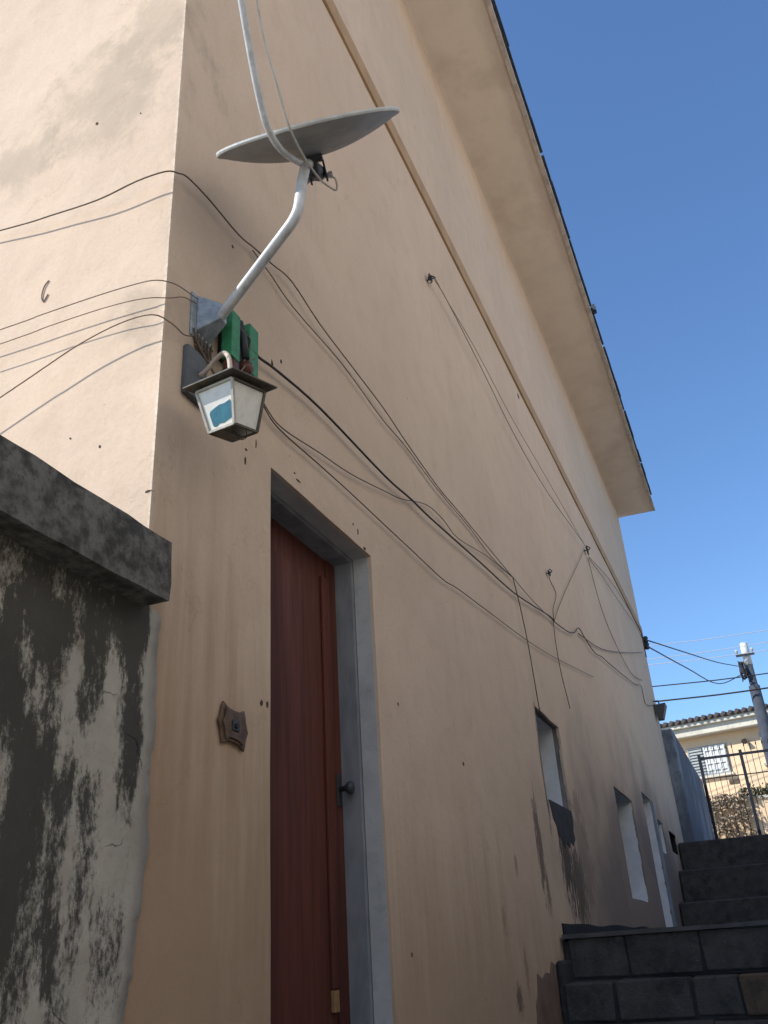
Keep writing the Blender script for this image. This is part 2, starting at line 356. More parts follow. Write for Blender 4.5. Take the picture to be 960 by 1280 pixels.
# openings in the long wall: (name, y0, y1, z0, z1, depth)
OPEN = [('door', .644, 1.504, .92, 2.95, .30), ('w1', 4.36, 5.13, 2.30, 2.93, .26), ('w2', 7.50, 8.70, 1.80, 2.82, .26),
        ('d3', 9.72, 10.58, 1.44, 3.06, .24), ('w4', 10.92, 11.45, 2.46, 2.87, .2), ('w5', 12.15, 13.1, 2.56, 2.85, .2)]
def levels(a, b, step, cuts):
    c = sorted(set([a, b]+[q for q in cuts if a < q < b])); out = []
    for p, q in zip(c, c[1:]):
        k = max(1, round((q-p)/step)); out += [p+(q-p)*i/k for i in range(k)]
    return out+[b]
ys = levels(0, 3, .06, [.02, .05]+[q for o in OPEN for q in (o[1], o[2])]) + levels(3, HY, .22, [q for o in OPEN for q in (o[1], o[2])])[1:]
zs = levels(0, 5.2, .055, [q for o in OPEN for q in (o[3], o[4])]) + levels(5.2, HZ, .3, [])[1:]
def wob(y, z): return .004*nz((0, y, z), .8)+.0022*nz((0, y, z), 2.6, 1)+.0012*nz((0, y, z), 8, 2)
corner = {}
for z in zs:
    c = .0035*nz((0, 0, z), 9, 3)+.0025*nz((0, 0, z), 30, 4)
    if nz((0, 0, z), 4, 5) > .32: c -= .006*random.random()
    corner[z] = c
onedge = {}
for o in OPEN:
    for y in ys:
        for z in zs:
            if abs(y-o[1]) < 1e-6 or abs(y-o[2]) < 1e-6:
                if o[3]-1e-6 <= z <= o[4]+1e-6: onedge[(y, z)] = (o[0], 'v')
            elif abs(z-o[3]) < 1e-6 or abs(z-o[4]) < 1e-6:
                if o[1] <= y <= o[2]: onedge[(y, z)] = (o[0], 'h')
def fpos(y, z):
    if y == 0: return (corner[z], -corner[z], z)
    p = [wob(y, z)*min(1, y/.1), y, z]
    e = onedge.get((y, z))
    if e:
        k = .0012 if e[0] == 'door' else .018 if e[0] == 'w1' else .008
        if e[1] == 'v': p[1] += k*nz((y, 0, z), 11, 6)+(.02*nz((y, 0, z), 5, 8) if e[0] == 'w1' else 0)
        else: p[2] += k*nz((y, 0, z), 11, 7)
        p[0] -= .002
    return tuple(p)
m = MB(); idx = {}
def vid(y, z):
    if (y, z) not in idx: idx[(y, z)] = len(m.v); m.v.append(fpos(y, z))
    return idx[(y, z)]
def inside(y, z): return any(o[1] < y < o[2] and o[3] < z < o[4] for o in OPEN)
for a, b in zip(ys, ys[1:]):
    for c, d in zip(zs, zs[1:]):
        if not inside((a+b)/2, (c+d)/2):
            m.f.append((vid(a, c), vid(b, c), vid(b, d), vid(a, d))); m.sm.append(True)
# plaster returns into each opening
for o in OPEN:
    ly = [y for y in ys if o[1]-1e-6 <= y <= o[2]+1e-6]; lz = [z for z in zs if o[3]-1e-6 <= z <= o[4]+1e-6]
    per = [(y, lz[0]) for y in ly]+[(ly[-1], z) for z in lz[1:]]+[(y, lz[-1]) for y in reversed(ly[:-1])]+[(ly[0], z) for z in reversed(lz[1:-1])]
    k0 = len(m.v)
    for y, z in per: p = m.v[vid(y, z)]; m.v.append((-.022, p[1]-.0 , p[2]))
    for i in range(len(per)):
        j = (i+1) % len(per); m.f.append((vid(*per[i]), k0+i, k0+j, vid(*per[j]))); m.sm.append(False)
# sunny end wall
xs = levels(-2.2, 0, .07, [-.03]) ; xs = [-7.]+[-5, -3.5]+xs
sid = {}
def svid(x, z):
    if x == 0: return vid(0, z)
    if (x, z) not in sid: sid[(x, z)] = len(m.v); m.v.append((x, .006*nz((x, 0, z), 1.1, 9)+.002*nz((x, 0, z), 4, 10), z))
    return sid[(x, z)]
for a, b in zip(xs, xs[1:]):
    for c, d in zip(zs, zs[1:]):
        m.f.append((svid(a, c), svid(b, c), svid(b, d), svid(a, d))); m.sm.append(True)
k = len(m.v)
m.v += [(-7, 0, 0), (-7, HY, 0), (0, HY, 0), (-7, 0, HZ), (-7, HY, HZ), (0, HY, HZ)]
m.f += [(k, k+3, k+4, k+1), (k+1, k+4, k+5, k+2)]; m.sm += [False, False]
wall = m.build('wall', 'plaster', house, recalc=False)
bm = bmesh.new(); bm.from_mesh(wall.data)
for e in bm.edges:
    if all(abs(v.co.x+v.co.y) < 1e-6 and abs(v.co.x) < .02 for v in e.verts): e.smooth = False
bm.to_mesh(wall.data); bm.free()

def reveal(name, mat, o, x0, x1, parent, far='white'):
    """lining of an opening between depths x1 (outer) and x0 (inner): four thin boards"""
    _, y0, y1, z0, z1, _d = o; t = .05
    r = MB()
    r.box(x0, x1, y1-.001, y1+t, z0-t, z1+t)
    r.box(x0, x1, y0-t, y0+.001, z0-t, z1+t)
    r.box(x0, x1, y0, y1, z1-.001, z1+t)
    r.box(x0, x1, y0, y1, z0-t, z0+.001)
    return r.build(name, mat, parent, recalc=False)
# main door -------------------------------------------------------
D = OPEN[0]
door = MB().box(-.215, -.172, .646, 1.502, .93, 2.94).build('door', 'wood', house)
rv = reveal('door_reveal', 'palegrey', D, -.082, -.014, house)
fr = MB()
for y0, y1, z0, z1 in ((1.488, 1.56, .92, 2.99), (.59, .66, .92, 2.99), (.66, 1.488, 2.932, 3.0)):
    fr.box(-.24, -.084, y0, y1, z0, z1)
fr.build('door_frame', 'framegrey', house, .004)
MB().box(-.172, -.158, 1.352, 1.392, 1.33, 2.84).build('moulding', 'wood', door, .004)
MB().box(-.172, -.163, 1.405, 1.4865, .94, 2.93).build('stile', 'wood', door, .003)
MB().box(-.172, -.156, 1.353, 1.391, 1.262, 1.327).build('moulding_end', 'yellow', door, .003)
MB().box(-.172, -.166, .70, 1.20, 1.05, 2.80).build('panel', 'wood', door, .004)
MB().tube([(-.163, 1.452, 1.995), (-.135, 1.452, 1.995), (-.128, 1.452, 1.995), (-.118, 1.452, 1.995), (-.105, 1.452, 1.995), (-.099, 1.452, 1.995)], [.010, .010, .018, .024, .022, .008], 14).build('knob', 'steel', door)
MB().box(-.163, -.157, 1.434, 1.470, 1.93, 2.05).build('lock_plate', 'steel', door, .003)
box('threshold', 'concrete', -.28, -.001, .644, 1.504, .8, .926, house)
# windows and second door -----------------------------------------
def win(o, outer, inner, name='window', split=.05, pane='dark'):
    p = MB().box(-o[5]-.03, -o[5], o[1]-.04, o[2]+.04, o[3]-.04, o[4]+.04).build(name, pane, house)
    if split: reveal('outer_reveal', outer, o, -split, -.016, p)
    reveal('inner_reveal', inner, o, -o[5], -split-.0005 if split else -.016, p)
    return p
w1 = win(OPEN[1], 'greyreveal', 'white', split=.055)
fr = MB(); fr.box(-.23, -.19, 4.37, 5.12, 2.31, 2.35); fr.box(-.23, -.19, 4.37, 5.12, 2.88, 2.92); fr.box(-.23, -.19, 4.37, 4.41, 2.35, 2.88); fr.box(-.23, -.19, 5.08, 5.12, 2.35, 2.88); fr.box(-.225, -.2, 4.37, 5.12, 2.60, 2.62)
fr.build('frame', 'steel', w1)
cpz = [(4.39+.02*random.random(), 2.305), (5.10, 2.31), (5.12, 2.24), (5.08, 2.17), (5.10, 2.11), (5.0, 2.06), (4.93, 2.09), (4.86, 2.03), (4.78, 2.07), (4.70, 2.02), (4.63, 2.09), (4.55, 2.08), (4.52, 2.15), (4.45, 2.19), (4.42, 2.26)]
MB().prism(cpz, 'x', -.01, .006).build('cement_patch', basic('dark_cement', (.05, .05, .054), (.028, .028, .032), .9, 12, .6, 60), w1)
w2 = win(OPEN[2], 'white', 'white', split=0)
fr = MB(); fr.box(-.24, -.2, 7.51, 8.69, 1.81, 1.86); fr.box(-.24, -.2, 7.51, 8.69, 2.77, 2.81); fr.box(-.24, -.2, 7.51, 7.55, 1.86, 2.77); fr.box(-.24, -.2, 8.65, 8.69, 1.86, 2.77); fr.box(-.24, -.2, 8.08, 8.12, 1.86, 2.77)
fr.build('frame', 'steel', w2)
d3 = win(OPEN[3], 'bluegrey', 'white', 'door', split=0, pane='shutter')
w4 = win(OPEN[4], 'white', 'white', split=0)
w5 = win(OPEN[5], 'plinth', 'plinth', split=0)
# second door's painted edge board
MB().box(-.12, .022, 10.58, 10.64, 1.44, 3.06).build('door_edge_board', 'bluegrey', house, .004)
# black plinth band along the wall foot above the terrace
pl = MB(); yy = levels(4.28, 10.56, .2, [])
top = [1.555+.02*nz((0, y, 0), 1.3, 3) for y in yy]
pl.prism([(y, 1.30) for y in (yy[0], yy[-1])]+[(y, t) for y, t in reversed(list(zip(yy, top)))], 'x', -.02, .009)
pl.build('plinth', 'plinth', house)
# peeled render at the foot of the wall by the steps
pp = [(3.30, .93), (3.93, .93), (3.94, 1.33), (3.86, 1.35), (3.80, 1.29), (3.70, 1.30), (3.60, 1.27), (3.50, 1.30), (3.46, 1.21), (3.40, 1.16), (3.37, 1.05)]
MB().prism(pp, 'x', -.01, .007).build('bare_render_patch', basic('bare_render', (.21, .145, .11), (.15, .10, .08), .95, 6, .5, 50), house)
# moulding band, eave slab, roof
box('moulding_band', 'band', -.05, .018, .0, HY+.012, 6.40, 6.56, house, .004)
sl_ = MB(); yy = levels(-.3, HY+.14, .35, []); sec = []
for y in yy:
    wv = .006*nz((0, y, 0), 1.5, 12); sec.append([(-7.2, y, 8.86), (-.05, y, 8.86), (.03, y, 8.868), (.685+wv, y, 8.852+wv*.6), (.69+wv, y, 8.95), (-7.2, y, 8.98)])
k = len(sec[0])
for s_ in sec: sl_.v += s_
for i in range(len(sec)-1):
    for j in range(k): sl_.f.append((i*k+j, i*k+(j+1) % k, (i+1)*k+(j+1) % k, (i+1)*k+j)); sl_.sm.append(False)
sl_.f += [tuple(range(k)), tuple(reversed(range((len(sec)-1)*k, len(sec)*k)))]; sl_.sm += [False, False]
slab = sl_.build('eave_slab', 'soffit', house)
# drip lip along the eave and thin dark roof sheet on top
lp = MB(); yy = levels(-.28, HY+.12, .28, [])
for a, b in zip(yy, yy[1:]):
    wv = .005*nz((0, a, 0), 1.5, 12); lp.box(.655+wv, .697+wv, a+.0005, b, 8.838+.006*random.random(), 8.90)
lp.build('drip_lip', 'lip', slab)
roof = MB()
roof.add([(.60, -.35, 8.991), (.60, 13.9, 8.991), (-3.4, 13.9, 10.1), (-3.4, -.35, 10.1), (.60, -.35, 9.02), (.60, 13.9, 9.02), (-3.4, 13.9, 10.14), (-3.4, -.35, 10.14)],
         [(0, 3, 2, 1), (4, 5, 6, 7), (0, 1, 5, 4), (1, 2, 6, 5), (3, 0, 4, 7), (2, 3, 7, 6)])
roof.add([(-7.5, -.35, 8.955), (-7.5, 13.9, 8.955), (-3.4, 13.9, 10.1), (-3.4, -.35, 10.1), (-7.5, -.35, 8.985), (-7.5, 13.9, 8.985), (-3.4, 13.9, 10.141), (-3.4, -.35, 10.141)],
         [(0, 3, 2, 1), (4, 5, 6, 7), (0, 1, 5, 4), (1, 2, 6, 5), (3, 0, 4, 7), (2, 3, 7, 6)])
rf = roof.build('roof', 'tile', house)
e0 = None
for i in range(31):
    y = -.3+.46*i
    if e0 is None: e0 = MB().box(.55, .722, 0, .475, 8.955, 8.974).build('roof_tile', 'tile', rf, .006); o = e0
    else: o = e0.copy(); COL.objects.link(o)
    o.location = (random.uniform(-.005, .005), y, random.uniform(-.002, .002)+(.006 if i % 2 else 0)); o.rotation_euler = (random.uniform(-.004, .004), 0, random.uniform(-.008, .008))
cl = MB().box(.70, .76, 8.02, 8.10, 8.93, 9.0).box(.72, .75, 8.04, 8.07, 8.9, 9.05); cl.build('gutter_clip', 'steel', rf)
# chips and nail holes in the render
def chip(y, z, ry, rz, mat='chip'):
    n = 9; poly = []
    for i in range(n):
        a = 2*math.pi*i/n; rr = .65+.55*random.random(); poly.append((y+.8*ry*rr*math.cos(a), z+.8*rz*rr*math.sin(a)))
    fx = wob(y, z)
    MB().prism(poly, 'x', fx-.006, fx+.0015).build('plaster_chip', mat, house)
for q in ((.472, 2.889, .007, .02), (.476, 2.93, .009, .006), (.538, 2.986, .004, .02), (.716, 3.449, .010, .010), (.648, 3.393, .009, .022), (.812, 3.010, .008, .006), (.842, 2.992, .02, .004),
          (1.329, 3.027, .006, .008), (1.376, 3.01, .007, .02), (2.55, 2.243, .014, .013), (.622, 2.113, .006, .012), (.584, 2.107, .012, .013), (1.709, 2.354, .008, .009), (1.69, 1.42, .008, .012),
          (5.59, 6.29, .05, .04), (.36, 3.72, .008, .01), (1.44, 2.96, .012, .008)): chip(*q)
def chip2(x, z, rx, rz):
    poly = [(x+rx*.55*(.6+.6*random.random())*math.cos(a), z+.55*rz*(.6+.6*random.random())*math.sin(a)) for a in [2*math.pi*i/8 for i in range(8)]]
    fy = .006*nz((x, 0, z), 1.1, 9)+.002*nz((x, 0, z), 4, 10)
    MB().prism(poly, 'y', fy-.002, fy+.01).build('plaster_chip', 'chip', house)
for q in ((-.352, 4.149, .012, .014), (-.16, 4.10, .006, .006), (-.30, 2.80, .006, .006), (-.19, 2.74, .007, .009), (-.012, 2.55, .02, .006), (-.22, 2.6, .006, .005)): chip2(*q)
MB().tube(spline([(-.47, -.003, 3.46), (-.485, -.004, 3.44), (-.49, -.004, 3.40), (-.48, -.003, 3.375), (-.465, -.003, 3.40)], 4), .0022, 5).build('plaster_scratch', 'cable_g', house)

# ------------------------------------------------------------------ mouldy garden wall running on from the corner
gw = empty('garden_wall', (0, -.5, 0)); gw.location = (0, 0, 0)
tag(gw, 'low grey garden wall streaked black with mould, meeting the house corner', 'wall')
m = MB(); yv = levels(-3.2, 0, .05, []); zv = levels(0, 2.215, .014, []); n = len(yv)
def edge_y(z): return .058-.012*max(0, 1.75-z)/.1*0-.16*max(0, 1.62-z)*.9+.010*nz((0, 0, z), 7, 20)+.007*nz((0, 0, z), 24, 21)+.006*nz((0, 0, z), 60, 24)+(.014*max(0, nz((0, 0, z), 13, 25)-.15))
for z in zv:
    for y in yv:
        yy_ = y if y < -.3 else -.3+(y+.3)*(edge_y(z)+.3)/.3
        m.v.append((.024+.004*nz((0, yy_, z), 3, 22)+.0025*nz((0, yy_, z), 11, 23)-(0.012 if y == 0 else 0), yy_, z))
for i in range(len(zv)-1):
    for j in range(n-1): m.f.append((i*n+j, i*n+j+1, (i+1)*n+j+1, (i+1)*n+j)); m.sm.append(True)
k = len(m.v)
for i, z in enumerate(zv): m.v.append((-.02, m.v[i*n+n-1][1]+.002, z))
for i in range(len(zv)-1): m.f.append((i*n+n-1, k+i, k+i+1, (i+1)*n+n-1)); m.sm.append(False)
m.build('face', 'mould', gw, recalc=False)
box('core', 'concrete', -.24, .012, -3.2, -.012, 0, 2.2, gw)
cp = MB(); yv = levels(-3.2, -.03, .06, []); pr_ = [(-.34, 2.205), (-.1, 2.203), (.03, 2.203), (.098, 2.203), (.101, 2.25), (.102, 2.31), (.100, 2.357), (.05, 2.361), (-.1, 2.362), (-.34, 2.36)]
k = len(pr_)
for y in yv:
    for x, z in pr_:
        j = .0045
        cp.v.append((x+j*nz((x, y, z), 9, 31)+.002*nz((x, y, z), 35, 34), y+(.006*nz((x, 1, z), 14, 33) if y == yv[-1] else 0), z+j*nz((x, y, z), 9, 32)+.002*nz((x, y, z), 35, 35)))
for i in range(len(yv)-1):
    for j in range(k): cp.f.append((i*k+j, i*k+(j+1) % k, (i+1)*k+(j+1) % k, (i+1)*k+j)); cp.sm.append(False)
cp.f += [tuple(range(k)), tuple(reversed(range((len(yv)-1)*k, len(yv)*k)))]; cp.sm += [False, False]
cp.build('coping', 'coping', gw)

# ------------------------------------------------------------------ block steps
st = empty('block_stairs', (1.1, 3.6, .92)); st.location = (0, 0, 0)
tag(st, 'dark concrete block steps rising at the right beside the stained wall foot', 'stairs')
def block(x0, x1, y0, y1, z0, z1):
    mb = MB(); j = lambda: random.uniform(-.009, .009)
    v = [(x+j(), y+j(), z+j()*.6) for z in (z0, z1) for y in (y0, y1) for x in (x0, x1)]
    mb.add(v, [(0, 2, 3, 1), (4, 5, 7, 6), (0, 1, 5, 4), (2, 6, 7, 3), (0, 4, 6, 2), (1, 3, 7, 5)])
    return mb.build('concrete_block', 'block', st, .008)
for row, (Y, z0, z1, xs_) in enumerate(((4.2, 1.245, 1.462, [.03, .375, .80, 1.22, 1.64, 2.06, 2.48, 2.97]), (3.93, 1.04, 1.235, [.03, .315, .735, .98, 1.38, 1.78, 2.2, 2.6, 2.97]), (3.67, .925, 1.03, [.03, .41, .83, 1.25, 1.67, 2.09, 2.51, 2.97]))):
    for a, b in zip(xs_, xs_[1:]):
        bo = block(a+.006, b-.006, Y, Y+.28, z0+.006, z1-.002)
        if row == 1 and abs(a-.98) < .01: bo.data.materials[0] = M['oldbrick']; bo['label'] = 'crumbling brown brick among the grey blocks'
    box('mortar_bed', 'mortar', .012, 2.97, Y+.012, Y+.27, z0-.01, z1-.012, st)
box('mortar_lump', 'mortar', .004, .05, 3.945, 4.24, 1.1, 1.352, st, .02)
tr = MB(); xv = levels(.012, 2.97, .12, [])
for a, b in zip(xv, xv[1:]): tr.box(a+.0003, b, 4.175+.010*nz((a, 0, 0), 6, 40), 4.56, 1.4635, 1.487+.005*nz((a, 0, 1), 8, 41))
tr.build('tread', 'stepedge', st)
us = empty('upper_steps', (0, 0, 0)); tag(us, 'shadowed upper flight of steps climbing to the street gate', 'stairs')
for i in range(3):
    box('step', 'block', .012, 2.97, 11.5+.8*i, 14.05, 1.38 if i == 0 else 1.44+.4385*i-.001, 1.44+.4385*(i+1)-.004, us, .02)

# ------------------------------------------------------------------ wall beyond the house; unseen wall and house added to shape the light
lw = empty('side_wall', (0, 0, 0)); tag(lw, 'weathered blue-grey wall continuing beyond the house towards the gate', 'wall')
m = MB(); pl_ = [(HY-.02, 2.2), (HY-.02, 4.69), (HY+.1, 4.71), (HY+.5, 4.70), (16.5, 4.69), (20.42, 4.68), (20.42, 2.2)]
m.prism(pl_, 'x', -.15, .178); m.build('face', 'farwall', lw, .03)
bw = empty('bounce_block_wall', (0, 0, 0)); tag(bw, 'added unseen dark wall along the alley, blocking low bounce light', 'wall')  # unseen wall, added to cut bounce on the lower facade
box('face', 'darkrender', 3.0, 3.2, -2.5, 20.4, 0, 3.4, bw, .01)
box('coping', 'coping', 2.95, 3.25, -2.55, 20.45, 3.402, 3.48, bw, .01)
aw = empty('bounce_house', (0, 0, 0)); tag(aw, 'added unseen tall cream house bouncing warm light onto the facade', 'house')  # unseen house, added as a warm reflector for the shaded facade
box('wall', 'cream', 5.2, 12, -12, 10.5, 0, 10, aw, .01)
box('eave', 'lip', 5.05, 12.2, -9.2, 10.7, 10.002, 10.12, aw, .01)
for y0 in (-6.5, -2, 2.5, 7):
    for z0 in (3.6, 6.9):
        z1 = z0+1.1; f = box('window', 'glass', 5.185, 5.22, y0, y0+1.2, z0, z1, aw)
        fm = MB()
        for q in ((y0-.05, y0, z0-.05, z1+.05), (y0+1.2, y0+1.25, z0-.05, z1+.05), (y0, y0+1.2, z1, z1+.05), (y0, y0+1.2, z0-.05, z0), (y0+.58, y0+.62, z0, z1)): fm.box(5.16, 5.21, *q)
        fm.build('frame', 'frame', f)

# ------------------------------------------------------------------ gate
gt = empty('street_gate', (0, 0, 0)); tag(gt, 'tall dark iron bar gate with spear tips at the alley end', 'gate')
GY = 20.5
for x in (.215, 1.13, 2.15, 2.95): box('post', 'gate', x-.035, x+.035, GY-.035, GY+.035, 2.94, 5.28, gt, .004)
for z, h in ((5.16, .055), (4.72, .02), (3.05, .04)): box('rail', 'gate', .25, 2.95, GY-.02, GY+.02, z, z+h, gt, .003)
bar = None
for i in range(20):
    x = .31+.132*i
    if min(abs(x-1.13), abs(x-2.15)) < .05: continue
    if bar is None:
        b_ = MB().tube([(0, 0, 3.0), (0, 0, 5.33), (0, 0, 5.34), (0, 0, 5.38), (0, 0, 5.47)], [.0065, .0065, .008, .016, .001], 6); bar = b_.build('bar', 'gate', gt); o = bar
    else: o = bar.copy(); COL.objects.link(o)
    o.location = (x, GY, 0)

# ------------------------------------------------------------------ house across the street (turned 12 degrees)
oh = empty('neighbour_house', (.6, 27.3, 2.97)); oh.rotation_euler.z = R(-11.7)
tag(oh, 'sunlit peach house across the street with tiled eave and shuttered windows', 'house')
def ob(name, mat, x0, x1, y0, y1, z0, z1, par=oh, bevel=0): return box(name, mat, x0, x1, y0, y1, z0-2.97, z1-2.97, par, bevel)
ob('wall', 'peach2', -7, 8, 0, 6, 2.5, 7.35)
rfo = ob('fascia', 'fascia', -7.3, 8.3, -.38, 0, 7.02, 7.40, oh, .02)
ob('gutter', 'fascia', -7.3, 8.3, -.50, -.385, 7.27, 7.40, oh, .02)
rr = MB().add([(-7.4, -.55, 4.42), (8.4, -.55, 4.42), (8.4, 3, 4.85), (-7.4, 3, 4.85), (-7.4, -.55, 4.5), (8.4, -.55, 4.5), (8.4, 3, 4.93), (-7.4, 3, 4.93)],
    [(0, 3, 2, 1), (4, 5, 6, 7), (0, 1, 5, 4), (1, 2, 6, 5), (2, 3, 7, 6), (3, 0, 4, 7)]).build('roof', 'rooftile', oh)
t0 = None
for i in range(44):
    x = -4.2+.2*i
    if t0 is None:
        t0 = MB().tube([(0, -.62, 4.50), (0, 2.0, 4.81)], .06, 8, True, True).build('roof_tile', 'rooftile', rr); o = t0
    else: o = t0.copy(); COL.objects.link(o)
    o.location = (x, random.uniform(-.02, .02), 0)
def owin(x0, x1, z0, z1, shut):
    f = ob('window', 'glass', x0, x1, -.02, .05, z0, z1)
    fm = MB(); t = .045
    Z0, Z1 = z0-2.97, z1-2.97
    fm.box(x0, x1, -.06, -.021, Z1-t, Z1); fm.box(x0, x1, -.06, -.021, Z0, Z0+t); fm.box(x0, x0+t, -.06, -.021, Z0+t, Z1-t); fm.box(x1-t, x1, -.06, -.021, Z0+t, Z1-t)
    fm.build('frame', 'shutter', f)
    xm = x0+(x1-x0)*shut
    if shut > 0:
        k = 9
        for i in range(k):
            za = Z0+t+(Z1-Z0-2*t)*i/k; zb = Z0+t+(Z1-Z0-2*t)*(i+1)/k
            MB().add([(x0+t, -.03, za), (xm, -.03, za), (xm, -.065, za+.01), (x0+t, -.065, za+.01), (x0+t, -.03, zb-.01), (xm, -.03, zb-.01)], [(0, 1, 2, 3), (3, 2, 5, 4)]).build('shutter_slat', 'shutter', f)
    nx = 3
    for i in range(nx+1):
        x = xm+.02+(x1-t-xm-.04)*i/nx; MB().box(x-.022, x+.022, -.075, -.045, Z0+t, Z1-t).build('glazing_bar', 'frame', f)
    for i in range(4):
        z = Z0+t+(Z1-Z0-2*t)*(i+.5)/4; MB().box(xm, x1-t, -.08, -.05, z-.016, z+.016).build('glazing_bar', 'frame', f)
    MB().box(x0-.06, x1+.06, -.12, .0, Z0-.07, Z0-.005).build('sill', 'fascia', f)
    MB().box(xm, x1-t, -.045, -.022, Z0+t, Z1-t).build('curtain', 'frame', f)
owin(-1.05, .12, 5.85, 6.72, .42)
owin(1.15, 2.3, 5.95, 6.85, .3)
owin(3.6, 4.8, 5.95, 6.85, .3)
ob('vent', 'cable_b', -.02, .27, -.03, .02, 5.52, 5.66, oh, .01)
MB().tube([(.72, 0, 3.72), (.72, -.12, 3.72), (.72, -.2, 3.66)], [.03, .05, .09], 8).build('wall_lamp', 'cable_b', oh)
# planted retaining wall in front
rw = empty('retaining_wall', (0, 0, 0)); tag(rw, 'peach retaining wall below the house across the street', 'wall')
box('face', 'peach2', -8, 9, 26.62, 26.85, 2.9, 4.95, rw)
box('cap', 'fascia', -8, 9, 26.56, 26.9, 4.952, 5.02, rw)
def leaves(n, fn, size):
    m_ = MB()
    for i in range(n):
        p = Vector(fn()); a = Vector((random.gauss(0, 1), random.gauss(0, 1), random.gauss(0, 1))).normalized(); b = a.orthogonal().normalized(); s_ = size*random.uniform(.5, 1.3)
        m_.add([p-a*s_, p+b*s_*.5, p+a*s_, p-b*s_*.5], [(0, 1, 2, 3)])
    return m_
dv = empty('dry_bush', (.3, 26.2, 2.97)); dv.location = (0, 0, 0)
tag(dv, 'dry brown bush spread over the wall behind the street gate', 'bush')
def pv():
    while 1:
        x = random.uniform(-1.6, 1.15); z = random.uniform(2.97, 5.15); t = .42*(1-((x+.2)/1.5)**4)*(1-((z-3.9)/1.4)**4)
        if nz((x, 0, z), 2.3, 50)+.35 > random.random()*.6 and t > 0: return (x, 26.52-random.random()*max(.05, t), z)
leaves(5200, pv, .055).build('leaves', 'dryleaf', dv, recalc=False)['kind'] = 'stuff'
sm_ = MB()
for i in range(22):
    x = random.uniform(-1.3, .9); pts = [(x, 26.45, 2.9)]
    for k in range(6): pts.append((pts[-1][0]+random.uniform(-.14, .14), 26.42-random.uniform(0, .22), 2.9+.36*(k+1)))
    sm_.tube(pts, [.02, .018, .015, .012, .01, .008, .004], 5)
sm_.build('stems', 'stem', dv, recalc=False)
hg = empty('low_hedge', (0, 0, 0)); tag(hg, 'dull green low hedge along the top of the retaining wall', 'hedge')
leaves(2600, lambda: (random.uniform(.75, 4.5), 26.72+random.gauss(0, .12), 5.12+random.gauss(0, .09)), .05).build('leaves', 'hedge', hg, recalc=False)['kind'] = 'stuff'
sm_ = MB()
for i in range(20):
    x = random.uniform(.8, 4.4); sm_.tube([(x, 26.72, 5.0), (x+random.uniform(-.05, .05), 26.7, 5.2)], [.012, .006], 5)
sm_.build('stems', 'stem', hg, recalc=False)

# ------------------------------------------------------------------ utility pole and street wires
po = empty('utility_pole', (1.87, 24.9, 2.97)); tag(po, 'concrete utility pole with sunlit top painted pale and hanging cable clump', 'pole')
MB().tube([(0, 0, 0), (0, 0, 4.75), (0, 0, 4.76), (0, 0, 6.0)], [.19, .15, .11, .095], 10).build('shaft', 'pole', po)
MB().tube([(0, 0, 5.35), (0, 0, 5.98), (0, 0, 6.02)], [.118, .11, .085], 10).build('sunlit_pole_top', 'frame', po)  # white sleeve paints in the sunlight on the pole top
MB().box(-.28, .22, -.16, -.12, 5.60, 5.66).build('crossarm', 'steel', po)
for x in (-.24, .18): MB().tube([(x, -.14, 5.66), (x, -.14, 5.70), (x, -.14, 5.72), (x, -.14, 5.80)], [.012, .012, .045, .03], 8).build('insulator', 'cable_w', po)
cm = MB()
for i in range(9):
    p = [(-.16+random.uniform(-.12, .06), -.15+random.uniform(-.08, .08), 5.15+random.uniform(-.25, .35)) for k in range(5)]; cm.tube(spline(p, 5), .014, 5)
cm.build('cable_clump', 'cable', po, recalc=False)
MB().box(-.27, -.13, -.2, -.08, 5.1, 5.34).build('junction_box', 'steel', po, .01)
def wire(name, pts, r, mat, label, group=None, sub=5, cat='cable', n=6):
    o = MB().tube(spline(pts, sub), r, n).build(name, mat, recalc=False); tag(o, label, cat, group); return o
G = 'wires strung along the street'
for k, (za, zb, mt, r, lb) in enumerate(((9.30, 9.17, 'cable_w', .0085, 'topmost thin pale street wire crossing the sky'), (8.90, 8.82, 'cable_w', .0085, 'second thin pale street wire from the top, meeting the pole top'),
        (8.73, 8.60, 'cable_w', .0085, 'third thin pale street wire from the top, just below the pole top'), (8.08, 7.95, 'cable', .016, 'upper of the two dark street wires above the tiled roof'), (7.64, 7.55, 'cable', .022, 'lowest thick dark street wire just above the tiled roof'))):
    sl2 = (zb-za)/3.1
    wire('street_wire', [(-14, 24.65+.02*k, za-14*sl2+.5), (-6, 24.65, za-6*sl2+.1), (-.7, 24.65, za), (2.4, 24.65, zb), (10, 24.65, zb+7*sl2+.25), (18, 24.65, zb+15*sl2+.8)], r, mt, lb, G)

# ------------------------------------------------------------------ satellite dish on bent mast
a_ = Vector((1, 0, 0)); nn = Vector((.097, -.723, .684)).normalized(); cc = Vector((.42, .140, 3.848))
dd = (cc-Vector((1.3, -1.675, 1.4))).normalized()
aa = dd.cross(nn).normalized()
if aa.dot(_rt) < 0: aa = -aa
bb = nn.cross(aa)
if bb.dot(dd) > 0: bb = -bb
DK = .955
def DP(u, v, t): return cc+(aa*u+bb*v+nn*t)*DK
ds = empty('satellite_dish', (0, .2, 3.27)); ds.location = (0, 0, 0)
tag(ds, 'grey offset satellite dish on bent galvanised mast near the house corner', 'satellite dish')
RA, RB, DEP = .318, .318, .072
m = MB(); rings = 9; seg = 48
for side, off in ((0, 0), (1, -.006)):
    for i in range(rings+1):
        q = i/rings
        for k in range(seg):
            t = 2*math.pi*k/seg; m.v.append(DP(RA*q*math.cos(t), RB*q*math.sin(t), -DEP*(1-q*q)+off))
N1 = (rings+1)*seg
